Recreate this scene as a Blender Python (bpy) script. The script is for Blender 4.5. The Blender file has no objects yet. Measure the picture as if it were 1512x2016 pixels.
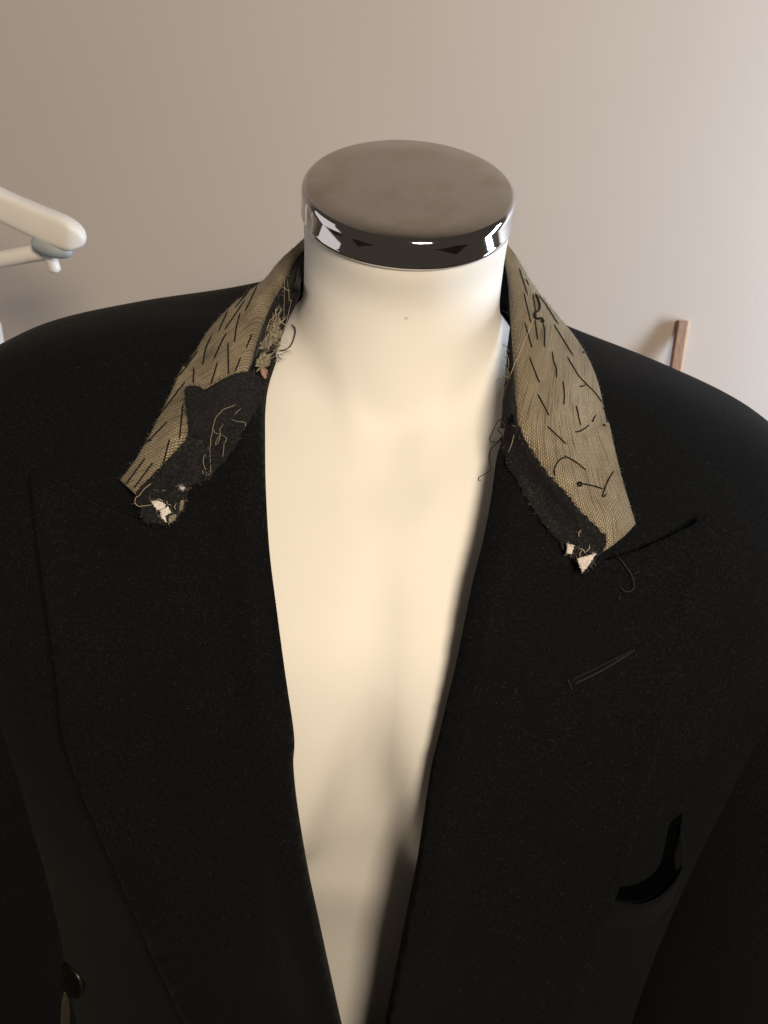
import bpy, bmesh, math, random
import numpy as np
from mathutils import Vector, Matrix, noise
from mathutils.bvhtree import BVHTree
from mathutils.geometry import delaunay_2d_cdt

random.seed(7)
rng = np.random.default_rng(7)
S = bpy.context.scene
COL = S.collection
H = 1.50                      # height of the neck cap above the floor

# ------------------------------------------------------------------ camera
W_PX, H_PX, F_PX = 1512.0, 2016.0, 1660.0
PITCH, ROLL, CAPDIST = math.radians(31.0), math.radians(4.0), 0.52
fwd = Vector((0, math.cos(PITCH), -math.sin(PITCH)))
right0 = Vector((1, 0, 0)); up0 = right0.cross(fwd)
c_, s_ = math.cos(ROLL), math.sin(ROLL)
cam_right = right0 * c_ + up0 * s_
cam_up = up0 * c_ - right0 * s_

def ray_dir(px, py):
    return (fwd + cam_right * ((px - W_PX / 2) / F_PX) + cam_up * ((H_PX / 2 - py) / F_PX)).normalized()

CAP_C = Vector((0, 0, H))
EYE = CAP_C - ray_dir(806, 364) * CAPDIST
cam = bpy.data.cameras.new('camera')
cam_o = bpy.data.objects.new('camera', cam); COL.objects.link(cam_o)
m3 = Matrix((cam_right, cam_up, -fwd)).transposed()
cam_o.matrix_world = Matrix.Translation(EYE) @ m3.to_4x4()
cam.sensor_fit = 'VERTICAL'; cam.sensor_height = 4.8; cam.sensor_width = 3.6
cam.lens = F_PX / H_PX * 4.8
cam.clip_start = 0.01; cam.clip_end = 50
cam.dof.use_dof = True; cam.dof.focus_distance = 0.46; cam.dof.aperture_fstop = 2.4
S.camera = cam_o

# ------------------------------------------------------------------ light
world = bpy.data.worlds.new('World'); S.world = world; world.use_nodes = True
bg = world.node_tree.nodes['Background']
bg.inputs[0].default_value = (1.0, 0.80, 0.62, 1); bg.inputs[1].default_value = 0.065

def area(name, loc, target, sx, sy, power, color, spread=180):
    l = bpy.data.lights.new(name, 'AREA'); l.shape = 'RECTANGLE'; l.size = sx; l.size_y = sy
    l.energy = power; l.color = color; l.spread = math.radians(spread)
    o = bpy.data.objects.new(name, l); COL.objects.link(o); o.location = loc
    o.rotation_euler = (Vector(target) - Vector(loc)).to_track_quat('-Z', 'Y').to_euler()
    return o
# the daylight window beside the mannequin, and the warm ceiling lamp in front of it
area('window_light', (1.36, 0.28, H - 0.12), (0.35, 0.60, H - 0.2), 0.22, 0.95, 21.5, (0.74, 0.865, 1.0))
area('far_window', (-1.75, -0.05, H + 0.05), (0, 0.0, H), 0.95, 1.60, 4.0, (1.0, 0.95, 0.92))
area('ceiling_lamp', (0.33, -1.12, H + 0.64), (0.0, -0.05, H - 0.2), 0.34, 0.34, 21.2, (1.0, 0.825, 0.60))

vs = S.view_settings
vs.view_transform = 'Standard'; vs.look = 'None'; vs.exposure = 0.0; vs.gamma = 1.0
vs.use_curve_mapping = False
S.render.engine = 'CYCLES'
S.cycles.use_denoising = True

# ------------------------------------------------------------------ materials
def mat(name):
    m = bpy.data.materials.new(name); m.use_nodes = True
    nt = m.node_tree
    return m, nt, nt.nodes['Principled BSDF']

def nd(nt, kind, **kw):
    n = nt.nodes.new(kind)
    for k, v in kw.items():
        if k in n.inputs: n.inputs[k].default_value = v
        else: setattr(n, k, v)
    return n

def ramp(nt, src, stops):
    r = nt.nodes.new('ShaderNodeValToRGB')
    els = r.color_ramp.elements
    while len(els) < len(stops): els.new(0.5)
    for e, (p, c) in zip(els, stops):
        e.position = p; e.color = c if len(c) == 4 else (*c, 1)
    nt.links.new(src, r.inputs[0])
    return r

def bump(nt, p, src, strength, dist):
    b = nd(nt, 'ShaderNodeBump', Strength=strength, Distance=dist)
    nt.links.new(src, b.inputs['Height']); nt.links.new(b.outputs[0], p.inputs['Normal'])
    return b

def simple(name, col, rough=0.6, metal=0.0, sheen=0.0, var=0.0, scale=60, bump_s=0.0, spec=0.5):
    m, nt, p = mat(name)
    p.inputs['Roughness'].default_value = rough; p.inputs['Metallic'].default_value = metal
    p.inputs['Specular IOR Level'].default_value = spec
    p.inputs['Sheen Weight'].default_value = sheen
    tc = nt.nodes.new('ShaderNodeTexCoord')
    n = nd(nt, 'ShaderNodeTexNoise', Scale=scale, Detail=5.0)
    nt.links.new(tc.outputs['Object'], n.inputs['Vector'])
    lo = tuple(c * (1 - var) for c in col); hi = tuple(min(1, c * (1 + var)) for c in col)
    r = ramp(nt, n.outputs[0], [(0.3, lo), (0.7, hi)])
    nt.links.new(r.outputs[0], p.inputs['Base Color'])
    if bump_s: bump(nt, p, n.outputs[0], bump_s, 0.001)
    return m

def wool(name, base, fleck, twill=1500.0, sheen=0.12):
    """black wool: fine diagonal twill, felted noise and lighter flecks"""
    m, nt, p = mat(name); L = nt.links.new
    tc = nt.nodes.new('ShaderNodeTexCoord')
    n1 = nd(nt, 'ShaderNodeTexNoise', Scale=1100.0, Detail=3.0)
    n2 = nd(nt, 'ShaderNodeTexNoise', Scale=22.0, Detail=4.0)
    n3 = nd(nt, 'ShaderNodeTexNoise', Scale=760.0, Detail=3.0, Roughness=0.75)
    for n in (n1, n2, n3): L(tc.outputs['Object'], n.inputs['Vector'])
    w = nd(nt, 'ShaderNodeTexWave', Scale=twill / 3.0, Distortion=2.5, Detail=1.0)
    w.wave_type = 'BANDS'; w.bands_direction = 'DIAGONAL'
    L(tc.outputs['Object'], w.inputs['Vector'])
    fl = ramp(nt, n3.outputs[0], [(0.50, (0, 0, 0)), (0.74, (1, 1, 1))])
    mul = nd(nt, 'ShaderNodeMath', operation='MULTIPLY'); L(fl.outputs[0], mul.inputs[0]); L(n2.outputs[0], mul.inputs[1])
    mix = nd(nt, 'ShaderNodeMixRGB'); mix.inputs[1].default_value = (*base, 1); mix.inputs[2].default_value = (*fleck, 1)
    L(mul.outputs[0], mix.inputs[0]); L(mix.outputs[0], p.inputs['Base Color'])
    p.inputs['Roughness'].default_value = 0.95
    p.inputs['Specular IOR Level'].default_value = 0.05
    p.inputs['Sheen Weight'].default_value = sheen; p.inputs['Sheen Roughness'].default_value = 0.45
    add = nd(nt, 'ShaderNodeMath', operation='ADD'); L(n1.outputs[0], add.inputs[0]); L(w.outputs[1], add.inputs[1])
    bump(nt, p, add.outputs[0], 0.45, 0.0002)
    return m

M = {}
M['wool'] = wool('black_wool', (0.0044, 0.0049, 0.0062), (0.021, 0.023, 0.028), 1500.0, 0.02)
M['melton'] = wool('black_melton', (0.012, 0.012, 0.014), (0.062, 0.062, 0.068), 2600.0, 0.05)
M['lining'] = simple('dark_lining', (0.006, 0.006, 0.007), 0.8, var=0.3)

def canvas_mat(name, angle, tint):
    """undercollar linen: visible woven cells with dark gaps, laid at an angle"""
    m, nt, p = mat(name); L = nt.links.new
    uv = nt.nodes.new('ShaderNodeUVMap')
    mp = nd(nt, 'ShaderNodeMapping'); mp.inputs['Rotation'].default_value = (0, 0, angle)
    L(uv.outputs[0], mp.inputs[0])
    wob = nd(nt, 'ShaderNodeTexNoise', Scale=60.0, Detail=3.0); L(mp.outputs[0], wob.inputs['Vector'])
    sc = nd(nt, 'ShaderNodeVectorMath', operation='SCALE'); sc.inputs['Scale'].default_value = 0.0016
    L(wob.outputs[1], sc.inputs[0])
    ad = nd(nt, 'ShaderNodeVectorMath', operation='ADD'); L(mp.outputs[0], ad.inputs[0]); L(sc.outputs[0], ad.inputs[1])
    br = nd(nt, 'ShaderNodeTexBrick', Scale=1.0)
    br.offset = 0.5
    br.inputs['Brick Width'].default_value = 0.00195; br.inputs['Row Height'].default_value = 0.00118
    br.inputs['Mortar Size'].default_value = 0.00022; br.inputs['Mortar Smooth'].default_value = 0.5
    br.inputs['Bias'].default_value = 0.0
    a = tint
    br.inputs['Color1'].default_value = (a[0] * 1.08, a[1] * 1.08, a[2] * 1.08, 1)
    br.inputs['Color2'].default_value = (a[0] * 0.86, a[1] * 0.86, a[2] * 0.84, 1)
    br.inputs['Mortar'].default_value = (a[0] * 0.30, a[1] * 0.28, a[2] * 0.26, 1)
    L(ad.outputs[0], br.inputs['Vector'])
    big = nd(nt, 'ShaderNodeTexNoise', Scale=35.0, Detail=5.0); L(mp.outputs[0], big.inputs['Vector'])
    rb = ramp(nt, big.outputs[0], [(0.32, (0.72, 0.70, 0.68)), (0.62, (1.06, 1.06, 1.06))])
    st = nd(nt, 'ShaderNodeMapping'); st.inputs['Scale'].default_value = (40, 900, 1); L(mp.outputs[0], st.inputs[0])
    slub = nd(nt, 'ShaderNodeTexNoise', Scale=1.0, Detail=2.0); L(st.outputs[0], slub.inputs['Vector'])
    rs = ramp(nt, slub.outputs[0], [(0.36, (0.45, 0.43, 0.40)), (0.48, (1, 1, 1))])
    m1 = nd(nt, 'ShaderNodeMixRGB', blend_type='MULTIPLY'); m1.inputs[0].default_value = 1
    L(br.outputs[0], m1.inputs[1]); L(rb.outputs[0], m1.inputs[2])
    m2 = nd(nt, 'ShaderNodeMixRGB', blend_type='MULTIPLY'); m2.inputs[0].default_value = 0.8
    L(m1.outputs[0], m2.inputs[1]); L(rs.outputs[0], m2.inputs[2])
    L(m2.outputs[0], p.inputs['Base Color'])
    p.inputs['Roughness'].default_value = 0.92; p.inputs['Specular IOR Level'].default_value = 0.15
    p.inputs['Sheen Weight'].default_value = 0.08
    inv = nd(nt, 'ShaderNodeMath', operation='SUBTRACT'); inv.inputs[0].default_value = 1.0
    L(br.outputs[1], inv.inputs[1])
    bump(nt, p, inv.outputs[0], 0.8, 0.0005)
    return m
M['canvas'] = canvas_mat('linen_canvas', math.radians(28), (0.335, 0.288, 0.210))
M['stitch'] = simple('black_thread', (0.008, 0.008, 0.009), 0.8, spec=0.12)
M['pale_thread'] = simple('pale_thread', (0.50, 0.44, 0.33), 0.7, var=0.2)
M['grey_thread'] = simple('grey_lint', (0.085, 0.085, 0.085), 0.8, var=0.6, scale=200)
M['interlining'] = simple('white_interlining', (0.62, 0.58, 0.56), 0.95, var=0.12, scale=700, bump_s=0.5)
M['fray'] = simple('frayed_canvas', (0.20, 0.18, 0.135), 0.95, var=0.5, scale=500, bump_s=0.8)
M['button'] = simple('button_horn', (0.008, 0.007, 0.006), 0.28, var=0.3, scale=300, spec=0.35)
M['olive'] = simple('olive_tape', (0.034, 0.028, 0.017), 0.8, var=0.3, scale=300)

def shell_mat():
    m, nt, p = mat('mannequin_shell'); L = nt.links.new
    tc = nt.nodes.new('ShaderNodeTexCoord')
    n = nd(nt, 'ShaderNodeTexNoise', Scale=9.0, Detail=4.0); L(tc.outputs['Object'], n.inputs['Vector'])
    r = ramp(nt, n.outputs[0], [(0.3, (0.785, 0.775, 0.765)), (0.7, (0.81, 0.80, 0.79))])
    v = nd(nt, 'ShaderNodeTexVoronoi', Scale=38.0); L(tc.outputs['Object'], v.inputs['Vector'])
    rv = ramp(nt, v.outputs['Distance'], [(0.028, (0.55, 0.50, 0.44)), (0.05, (1, 1, 1))])
    n2 = nd(nt, 'ShaderNodeTexNoise', Scale=26.0, Detail=2.0); L(tc.outputs['Object'], n2.inputs['Vector'])
    r2 = ramp(nt, n2.outputs[0], [(0.54, (0, 0, 0)), (0.60, (0.55, 0.55, 0.55))])
    mx = nd(nt, 'ShaderNodeMixRGB', blend_type='MULTIPLY')
    L(r2.outputs[0], mx.inputs[0]); L(r.outputs[0], mx.inputs[1]); L(rv.outputs[0], mx.inputs[2])
    L(mx.outputs[0], p.inputs['Base Color'])
    p.inputs['Roughness'].default_value = 0.52
    p.inputs['Specular IOR Level'].default_value = 0.25
    p.inputs['Subsurface Weight'].default_value = 0.05
    p.inputs['Subsurface Radius'].default_value = (0.012, 0.008, 0.005)
    p.inputs['Subsurface Scale'].default_value = 1.0
    return m
M['shell'] = shell_mat()

def chrome_mat(name, rough, smudge):
    m, nt, p = mat(name); L = nt.links.new
    tc = nt.nodes.new('ShaderNodeTexCoord')
    n = nd(nt, 'ShaderNodeTexNoise', Scale=26.0, Detail=6.0, Roughness=0.6); L(tc.outputs['Object'], n.inputs['Vector'])
    r = ramp(nt, n.outputs[0], [(0.42, (rough,) * 3), (0.72, (rough + smudge,) * 3)])
    L(r.outputs[0], p.inputs['Roughness'])
    n2 = nd(nt, 'ShaderNodeTexNoise', Scale=34.0, Detail=7.0, Roughness=0.62); L(tc.outputs['Object'], n2.inputs['Vector'])
    c = ramp(nt, n2.outputs[0], [(0.36, (0.43, 0.40, 0.355)), (0.50, (0.48, 0.465, 0.44))] if smudge > 0.1 else [(0, (0.55, 0.55, 0.57)), (1, (0.58, 0.58, 0.59))])
    L(c.outputs[0], p.inputs['Base Color'])
    p.inputs['Metallic'].default_value = 1.0
    return m
M['chrome_top'] = chrome_mat('brushed_chrome_top', 0.16, 0.16)
M['chrome'] = chrome_mat('polished_chrome', 0.04, 0.03)

def wall_mat():
    m, nt, p = mat('painted_wall'); L = nt.links.new
    tc = nt.nodes.new('ShaderNodeTexCoord')
    n = nd(nt, 'ShaderNodeTexNoise', Scale=2.2, Detail=3.0); L(tc.outputs['Object'], n.inputs['Vector'])
    r = ramp(nt, n.outputs[0], [(0.3, (0.565, 0.500, 0.462)), (0.7, (0.59, 0.525, 0.487))])
    v = nd(nt, 'ShaderNodeTexVoronoi', Scale=5.0); L(tc.outputs['Object'], v.inputs['Vector'])
    rv = ramp(nt, v.outputs['Distance'], [(0.012, (0.72, 0.68, 0.62)), (0.022, (1, 1, 1))])
    mx = nd(nt, 'ShaderNodeMixRGB', blend_type='MULTIPLY'); mx.inputs[0].default_value = 0.7
    L(r.outputs[0], mx.inputs[1]); L(rv.outputs[0], mx.inputs[2]); L(mx.outputs[0], p.inputs['Base Color'])
    p.inputs['Roughness'].default_value = 0.75; p.inputs['Specular IOR Level'].default_value = 0.25
    n3 = nd(nt, 'ShaderNodeTexNoise', Scale=160.0, Detail=3.0); L(tc.outputs['Object'], n3.inputs['Vector'])
    bump(nt, p, n3.outputs[0], 0.12, 0.001)
    return m
M['wall'] = wall_mat()
M['floor'] = simple('floor_boards', (0.10, 0.065, 0.04), 0.6, var=0.3, scale=8)
M['hanger'] = simple('hanger_plastic', (0.80, 0.785, 0.77), 0.42, var=0.04, scale=8)
M['hanger_joint'] = simple('hanger_joint_plastic', (0.33, 0.37, 0.42), 0.5, var=0.06, scale=20)
M['steel'] = simple('steel_wire', (0.5, 0.5, 0.5), 0.25, 1.0)

def wood_mat():
    m, nt, p = mat('timber'); L = nt.links.new
    tc = nt.nodes.new('ShaderNodeTexCoord')
    mp = nd(nt, 'ShaderNodeMapping'); mp.inputs['Scale'].default_value = (260, 260, 9); L(tc.outputs['Object'], mp.inputs[0])
    n = nd(nt, 'ShaderNodeTexNoise', Scale=1.0, Detail=5.0); L(mp.outputs[0], n.inputs['Vector'])
    r = ramp(nt, n.outputs[0], [(0.3, (0.135, 0.058, 0.020)), (0.55, (0.215, 0.098, 0.034)), (0.75, (0.28, 0.135, 0.050))])
    L(r.outputs[0], p.inputs['Base Color']); p.inputs['Roughness'].default_value = 0.5
    bump(nt, p, n.outputs[0], 0.3, 0.0005)
    return m
M['wood'] = wood_mat()
M['wood_edge'] = simple('timber_pale_edge', (0.55, 0.36, 0.24), 0.6, var=0.12, scale=200)

# ------------------------------------------------------------------ helpers
def empty(name, loc, label, cat, group=None):
    o = bpy.data.objects.new(name, None); COL.objects.link(o); o.location = loc
    o.empty_display_size = 0.05
    o['label'] = label; o['category'] = cat
    if group: o['group'] = group
    return o

def mesh_obj(name, verts, faces, m, parent=None, smooth=True, uvs=None, kind=None, mats=None, fmat=None):
    me = bpy.data.meshes.new(name)
    me.from_pydata([tuple(v) for v in verts], [], [tuple(f) for f in faces])
    for mm in (mats or [m]): me.materials.append(M[mm])
    if fmat is not None: me.polygons.foreach_set('material_index', fmat)
    if smooth: me.polygons.foreach_set('use_smooth', [True] * len(me.polygons))
    if uvs is not None:
        lay = me.uv_layers.new(name='UVMap')
        for lp in me.loops: lay.data[lp.index].uv = uvs[lp.vertex_index]
    me.validate(); me.update()
    o = bpy.data.objects.new(name, me); COL.objects.link(o)
    if parent is not None: adopt(o, parent)
    if kind: o['kind'] = kind
    return o

def world_of(p):
    m = Matrix.Identity(4)
    while p is not None:
        m = p.matrix_basis_world() if False else (p.matrix_parent_inverse @ p.matrix_basis) @ m if p.parent else p.matrix_basis @ m
        p = p.parent
    return m

def adopt(o, parent):
    o.parent = parent
    o.matrix_parent_inverse = world_of(parent).inverted()

def solidify(o, t, offset=-1.0):
    md = o.modifiers.new('thickness', 'SOLIDIFY'); md.thickness = t; md.offset = offset
    md.use_even_offset = False; md.use_quality_normals = True
    return o

def tube_data(pts, r, sides=6, taper=True):
    pts = [Vector(p) for p in pts]
    n = len(pts); V = []; F = []
    prev = None
    for i, p in enumerate(pts):
        t = (pts[min(i + 1, n - 1)] - pts[max(i - 1, 0)])
        t = t.normalized() if t.length > 1e-9 else Vector((0, 0, 1))
        if prev is None:
            a = t.orthogonal().normalized()
        else:
            a = prev - t * prev.dot(t)
            a = a.normalized() if a.length > 1e-6 else t.orthogonal().normalized()
        prev = a; b = t.cross(a)
        rr = r[i] if isinstance(r, (list, tuple)) else r
        if taper and (i == 0 or i == n - 1): rr *= 0.45
        for k in range(sides):
            ang = 2 * math.pi * k / sides
            V.append(p + (a * math.cos(ang) + b * math.sin(ang)) * rr)
    for i in range(n - 1):
        for k in range(sides):
            k2 = (k + 1) % sides
            F.append((i * sides + k, i * sides + k2, (i + 1) * sides + k2, (i + 1) * sides + k))
    F.append(tuple(range(sides - 1, -1, -1))); F.append(tuple((n - 1) * sides + k for k in range(sides)))
    return V, F

def tube(name, pts, r, m, parent, sides=6, taper=True):
    V, F = tube_data(pts, r, sides, taper)
    return mesh_obj(name, V, F, m, parent)

def catmull(pts, n, closed=False):
    """n samples, even in arc length, of a smooth curve through pts (tuples of any dimension)"""
    P = np.array(pts, float)
    if len(P) == 2:
        t = np.linspace(0, 1, n)[:, None]; return P[0] * (1 - t) + P[1] * t
    ext = np.vstack([2 * P[0] - P[1], P, 2 * P[-1] - P[-2]])
    out = []
    for i in range(1, len(ext) - 2):
        p0, p1, p2, p3 = ext[i - 1:i + 3]
        for t in np.linspace(0, 1, 16, endpoint=False):
            out.append(0.5 * ((2 * p1) + (-p0 + p2) * t + (2 * p0 - 5 * p1 + 4 * p2 - p3) * t * t + (-p0 + 3 * p1 - 3 * p2 + p3) * t ** 3))
    out.append(P[-1]); out = np.array(out)
    d = np.r_[0, np.cumsum(np.linalg.norm(np.diff(out, axis=0), axis=1))]
    tt = np.linspace(0, d[-1], n)
    return np.stack([np.interp(tt, d, out[:, k]) for k in range(P.shape[1])], axis=1)

def at(px, py, y):
    """the point seen at a pixel of the photograph at depth y"""
    d = ray_dir(px, py); t = (y - EYE.y) / d.y
    return EYE + d * t

def pix(p):
    q = p - EYE; z = q.dot(fwd)
    return W_PX / 2 + F_PX * q.dot(cam_right) / z, H_PX / 2 - F_PX * q.dot(cam_up) / z

def loft(rings, nt, nr):
    """rings: (xa, yf, yb, zf, zs, zb, n). A surface of smooth meridians through superelliptic rings."""
    R = np.array(rings, float)
    k = np.arange(len(R)); kk = np.linspace(0, len(R) - 1, nr)
    Q = np.stack([cubic(k, R[:, j], kk) for j in range(R.shape[1])], axis=1)
    V = []
    for xa, yf, yb, zf, zs, zb, n in Q:
        ym = 0.5 * (yf + yb)
        for i in range(nt):
            th = 2 * math.pi * i / nt
            c, s = math.cos(th), math.sin(th)
            e = 2.0 / n
            x = xa * math.copysign(abs(c) ** e, c)
            sy = math.copysign(abs(s) ** e, s)
            y = ym + (yb - ym) * sy
            z = zs * c * c + (zf if s < 0 else zb) * s * s
            V.append([x, y, z + H])
    F = []
    for r in range(nr - 1):
        for i in range(nt):
            j = (i + 1) % nt
            F.append((r * nt + i, (r + 1) * nt + i, (r + 1) * nt + j, r * nt + j))
    return np.array(V), F

def cubic(x, y, xx):
    """natural-ish Catmull-Rom interpolation in one dimension"""
    out = []
    n = len(x)
    for v in xx:
        i = min(int(v), n - 2); t = v - i
        p1, p2 = y[i], y[i + 1]
        p0 = y[i - 1] if i > 0 else 2 * p1 - p2
        p3 = y[i + 2] if i + 2 < n else 2 * p2 - p1
        out.append(0.5 * ((2 * p1) + (-p0 + p2) * t + (2 * p0 - 5 * p1 + 4 * p2 - p3) * t * t + (-p0 + 3 * p1 - 3 * p2 + p3) * t ** 3))
    return np.array(out)

def bvh_of(verts, faces):
    return BVHTree.FromPolygons([tuple(v) for v in verts], [tuple(f) for f in faces])

def hit(bvh, px, py, off=0.0):
    d = ray_dir(px, py)
    loc, nrm, i, dist = bvh.ray_cast(EYE, d)
    if loc is None: return None
    if nrm.dot(d) > 0: nrm = -nrm
    return loc + nrm * off

def near_hit(bvhs, px, py, off=0.0):
    best = None; d = ray_dir(px, py)
    for b in bvhs:
        loc, nrm, i, dist = b.ray_cast(EYE, d)
        if loc is not None and (best is None or dist < best[0]):
            if nrm.dot(d) > 0: nrm = -nrm
            best = (dist, loc + nrm * off)
    return best[1] if best else None

# ------------------------------------------------------------------ setting
WALL_Y = 0.72
def slab(name, x0, x1, y0, y1, z0, z1, m, parent=None):
    V = [(x, y, z) for z in (z0, z1) for y in (y0, y1) for x in (x0, x1)]
    F = [(0, 2, 3, 1), (4, 5, 7, 6), (0, 1, 5, 4), (2, 6, 7, 3), (0, 4, 6, 2), (1, 3, 7, 5)]
    return mesh_obj(name, V, F, m, parent, smooth=False)
wall = slab('wall', -2.2, 2.6, WALL_Y, WALL_Y + 0.1, 0.0, 3.0, 'wall'); wall['kind'] = 'structure'
floor = slab('floor', -2.2, 2.6, -1.6, WALL_Y, -0.05, 0.0, 'floor'); floor['kind'] = 'structure'

# ------------------------------------------------------------------ mannequin
mannequin = empty('mannequin', (0, 0.02, H - 0.95), 'cream white mannequin torso with a chrome cap on its neck', 'mannequin')
TILT = math.radians(16.5)
sT, cT = math.sin(TILT), math.cos(TILT)
def neck_ring(d, r):
    cy, cz = sT * d, -cT * d
    return (r, cy - r * cT, cy + r * cT, cz - r * sT, cz, cz + r * sT, 2.0)
mrings = [neck_ring(0.006, 0.0608), neck_ring(0.022, 0.0612), neck_ring(0.048, 0.0612),
    (0.0630, -0.050, 0.080, -0.102, -0.074, -0.045, 2.0),
    (0.074, -0.059, 0.092, -0.127, -0.091, -0.062, 2.0),
    (0.100, -0.081, 0.102, -0.146, -0.108, -0.085, 2.05),
    (0.145, -0.108, 0.116, -0.168, -0.126, -0.115, 2.15),
    (0.185, -0.136, 0.126, -0.202, -0.150, -0.160, 2.3),
    (0.203, -0.158, 0.130, -0.240, -0.200, -0.220, 2.4),
    (0.198, -0.168, 0.126, -0.300, -0.280, -0.290, 2.45),
    (0.190, -0.167, 0.118, -0.365, -0.350, -0.360, 2.4),
    (0.175, -0.152, 0.108, -0.440, -0.430, -0.430, 2.3),
    (0.165, -0.136, 0.100, -0.520, -0.520, -0.520, 2.3),
    (0.172, -0.132, 0.104, -0.620, -0.620, -0.620, 2.3),
    (0.186, -0.130, 0.114, -0.740, -0.740, -0.740, 2.3)]
MV, MF = loft(mrings, 180, 240)
def sig(v): return 1 / (1 + np.exp(-v))
x, y, z = MV[:, 0], MV[:, 1], MV[:, 2] - H
front = np.clip((-y - 0.02) / 0.06, 0, 1)
ax = np.abs(x)
edge = 0.003 + 0.23 * np.clip(-0.245 - z, 0, 0.2)                 # the breast muscles part below the breastbone
pec = sig((ax - edge) / 0.0056) * sig((z + 0.412 + 0.08 * (ax - 0.06)) / 0.011) * np.clip(1 - ((ax - 0.07) / 0.15) ** 2, 0, 1)
ft = np.clip((-0.14 - z) / 0.21, 0, 1)
dy = (-0.032 * pec + 0.006 + 0.014 * sig((z + 0.43) / 0.02)) * ft * ft * (3 - 2 * ft)
dy += 0.0040 * np.exp(-(x / 0.017) ** 2 - ((z + 0.142) / 0.018) ** 2)                                               # hollow of the throat
cl = -0.146 - 0.02 * np.exp(-(ax / 0.03) ** 2) + 0.12 * ax                                                         # collar bones
dy += -0.0022 * np.exp(-((z - cl) / 0.011) ** 2) * np.clip((ax - 0.012) / 0.014, 0, 1) * np.clip((0.15 - ax) / 0.05, 0, 1)
dy += 0.0025 * np.exp(-((z - cl - 0.022) / 0.012) ** 2) * np.clip((ax - 0.03) / 0.02, 0, 1) * np.clip((0.13 - ax) / 0.05, 0, 1)
tend = 0.016 + 0.42 * (z + 0.143)                                                                                  # neck tendons
dy += -0.0025 * np.exp(-((ax - tend) / 0.010) ** 2) * np.clip((z + 0.153) / 0.02, 0, 1) * np.clip((-0.05 - z) / 0.05, 0, 1)
MV[:, 1] += dy * front
nb = len(MV)
MVl = [tuple(v) for v in MV] + [(0, 0.0, H - 0.74)]
MFl = list(MF) + [((240 - 1) * 180 + i, nb, (240 - 1) * 180 + (i + 1) % 180) for i in range(180)]
torso = mesh_obj('torso', MVl, MFl, 'shell', mannequin)
B_torso = bvh_of(MVl, MFl)

# chrome neck cap: a turned profile on the tilted neck axis
prof = [(0.0, 0.0), (0.02, 0.0), (0.045, -0.0001), (0.0590, -0.0003), (0.0604, -0.0008), (0.0614, -0.0019), (0.0619, -0.0032), (0.0621, -0.005),
        (0.0621, -0.0142), (0.0624, -0.0149), (0.0626, -0.0160), (0.0624, -0.0171), (0.0618, -0.0176), (0.0608, -0.0174), (0.0603, -0.015)]
NS = 128
axis = Vector((0, -sT, cT)); e1 = Vector((1, 0, 0)); e2 = axis.cross(e1)
V = []; F = []; fm = []
for r, h in prof:
    for i in range(NS):
        a = 2 * math.pi * i / NS
        V.append(CAP_C + e1 * (r * math.cos(a)) + e2 * (r * math.sin(a)) + axis * h)
for k in range(len(prof) - 1):
    for i in range(NS):
        j = (i + 1) % NS
        F.append((k * NS + i, (k + 1) * NS + i, (k + 1) * NS + j, k * NS + j)); fm.append(0 if k < 3 else 1)
cap = mesh_obj('neck_cap', V, F, None, mannequin, mats=['chrome_top', 'chrome'], fmat=fm)
cap['label'] = 'round chrome cap with a smudged satin top and a mirror rim'
# stand under the torso
V, F = tube_data([(0, 0, 0.02), (0, 0, H - 0.70)], 0.014, 20, False)
mesh_obj('stand_pole', V, F, 'steel', mannequin)
V, F = tube_data([(0, 0, 0.0), (0, 0, 0.012), (0, 0, 0.02)], [0.17, 0.17, 0.16], 48, False)
mesh_obj('stand_base', V, F, 'steel', mannequin)

# ------------------------------------------------------------------ jacket body form
jacket = empty('suit_jacket', (0, 0, H - 0.86), 'black double-breasted wool jacket with its collar unpicked to beige canvas', 'jacket')
jrings = [(0.081, -0.070, 0.100, -0.112, -0.089, -0.050, 2.0),
    (0.100, -0.088, 0.108, -0.124, -0.091, -0.066, 2.05),
    (0.140, -0.117, 0.122, -0.145, -0.093, -0.094, 2.15),
    (0.190, -0.148, 0.135, -0.178, -0.101, -0.128, 2.3),
    (0.246, -0.172, 0.144, -0.223, -0.120, -0.172, 2.45),
    (0.284, -0.186, 0.148, -0.280, -0.155, -0.220, 2.6),
    (0.280, -0.193, 0.148, -0.345, -0.225, -0.290, 2.8),
    (0.276, -0.193, 0.142, -0.415, -0.330, -0.370, 2.9),
    (0.272, -0.187, 0.132, -0.500, -0.450, -0.470, 2.9),
    (0.270, -0.184, 0.130, -0.600, -0.580, -0.590, 2.8),
    (0.272, -0.186, 0.136, -0.720, -0.715, -0.715, 2.6),
    (0.276, -0.190, 0.142, -0.860, -0.860, -0.860, 2.6)]
NT, NR = 220, 220
JV, JF = loft(jrings, NT, NR)
# the coat hangs a little lower on one side
JV[:, 2] -= 0.045 * JV[:, 0] * np.clip((JV[:, 2] - H + 0.45) / 0.25, 0, 1)
# gentle drape
for i, v in enumerate(JV):
    n = noise.noise(Vector((v[0] * 9, v[1] * 9, v[2] * 4.0)))
    r = Vector((v[0], v[1], 0)).normalized()
    amp = 0.0035 * min(1, max(0, (H - 0.13 - v[2]) / 0.1))
    JV[i, 0] += r.x * n * amp; JV[i, 1] += r.y * n * amp
B_form = bvh_of(JV, JF)

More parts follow.
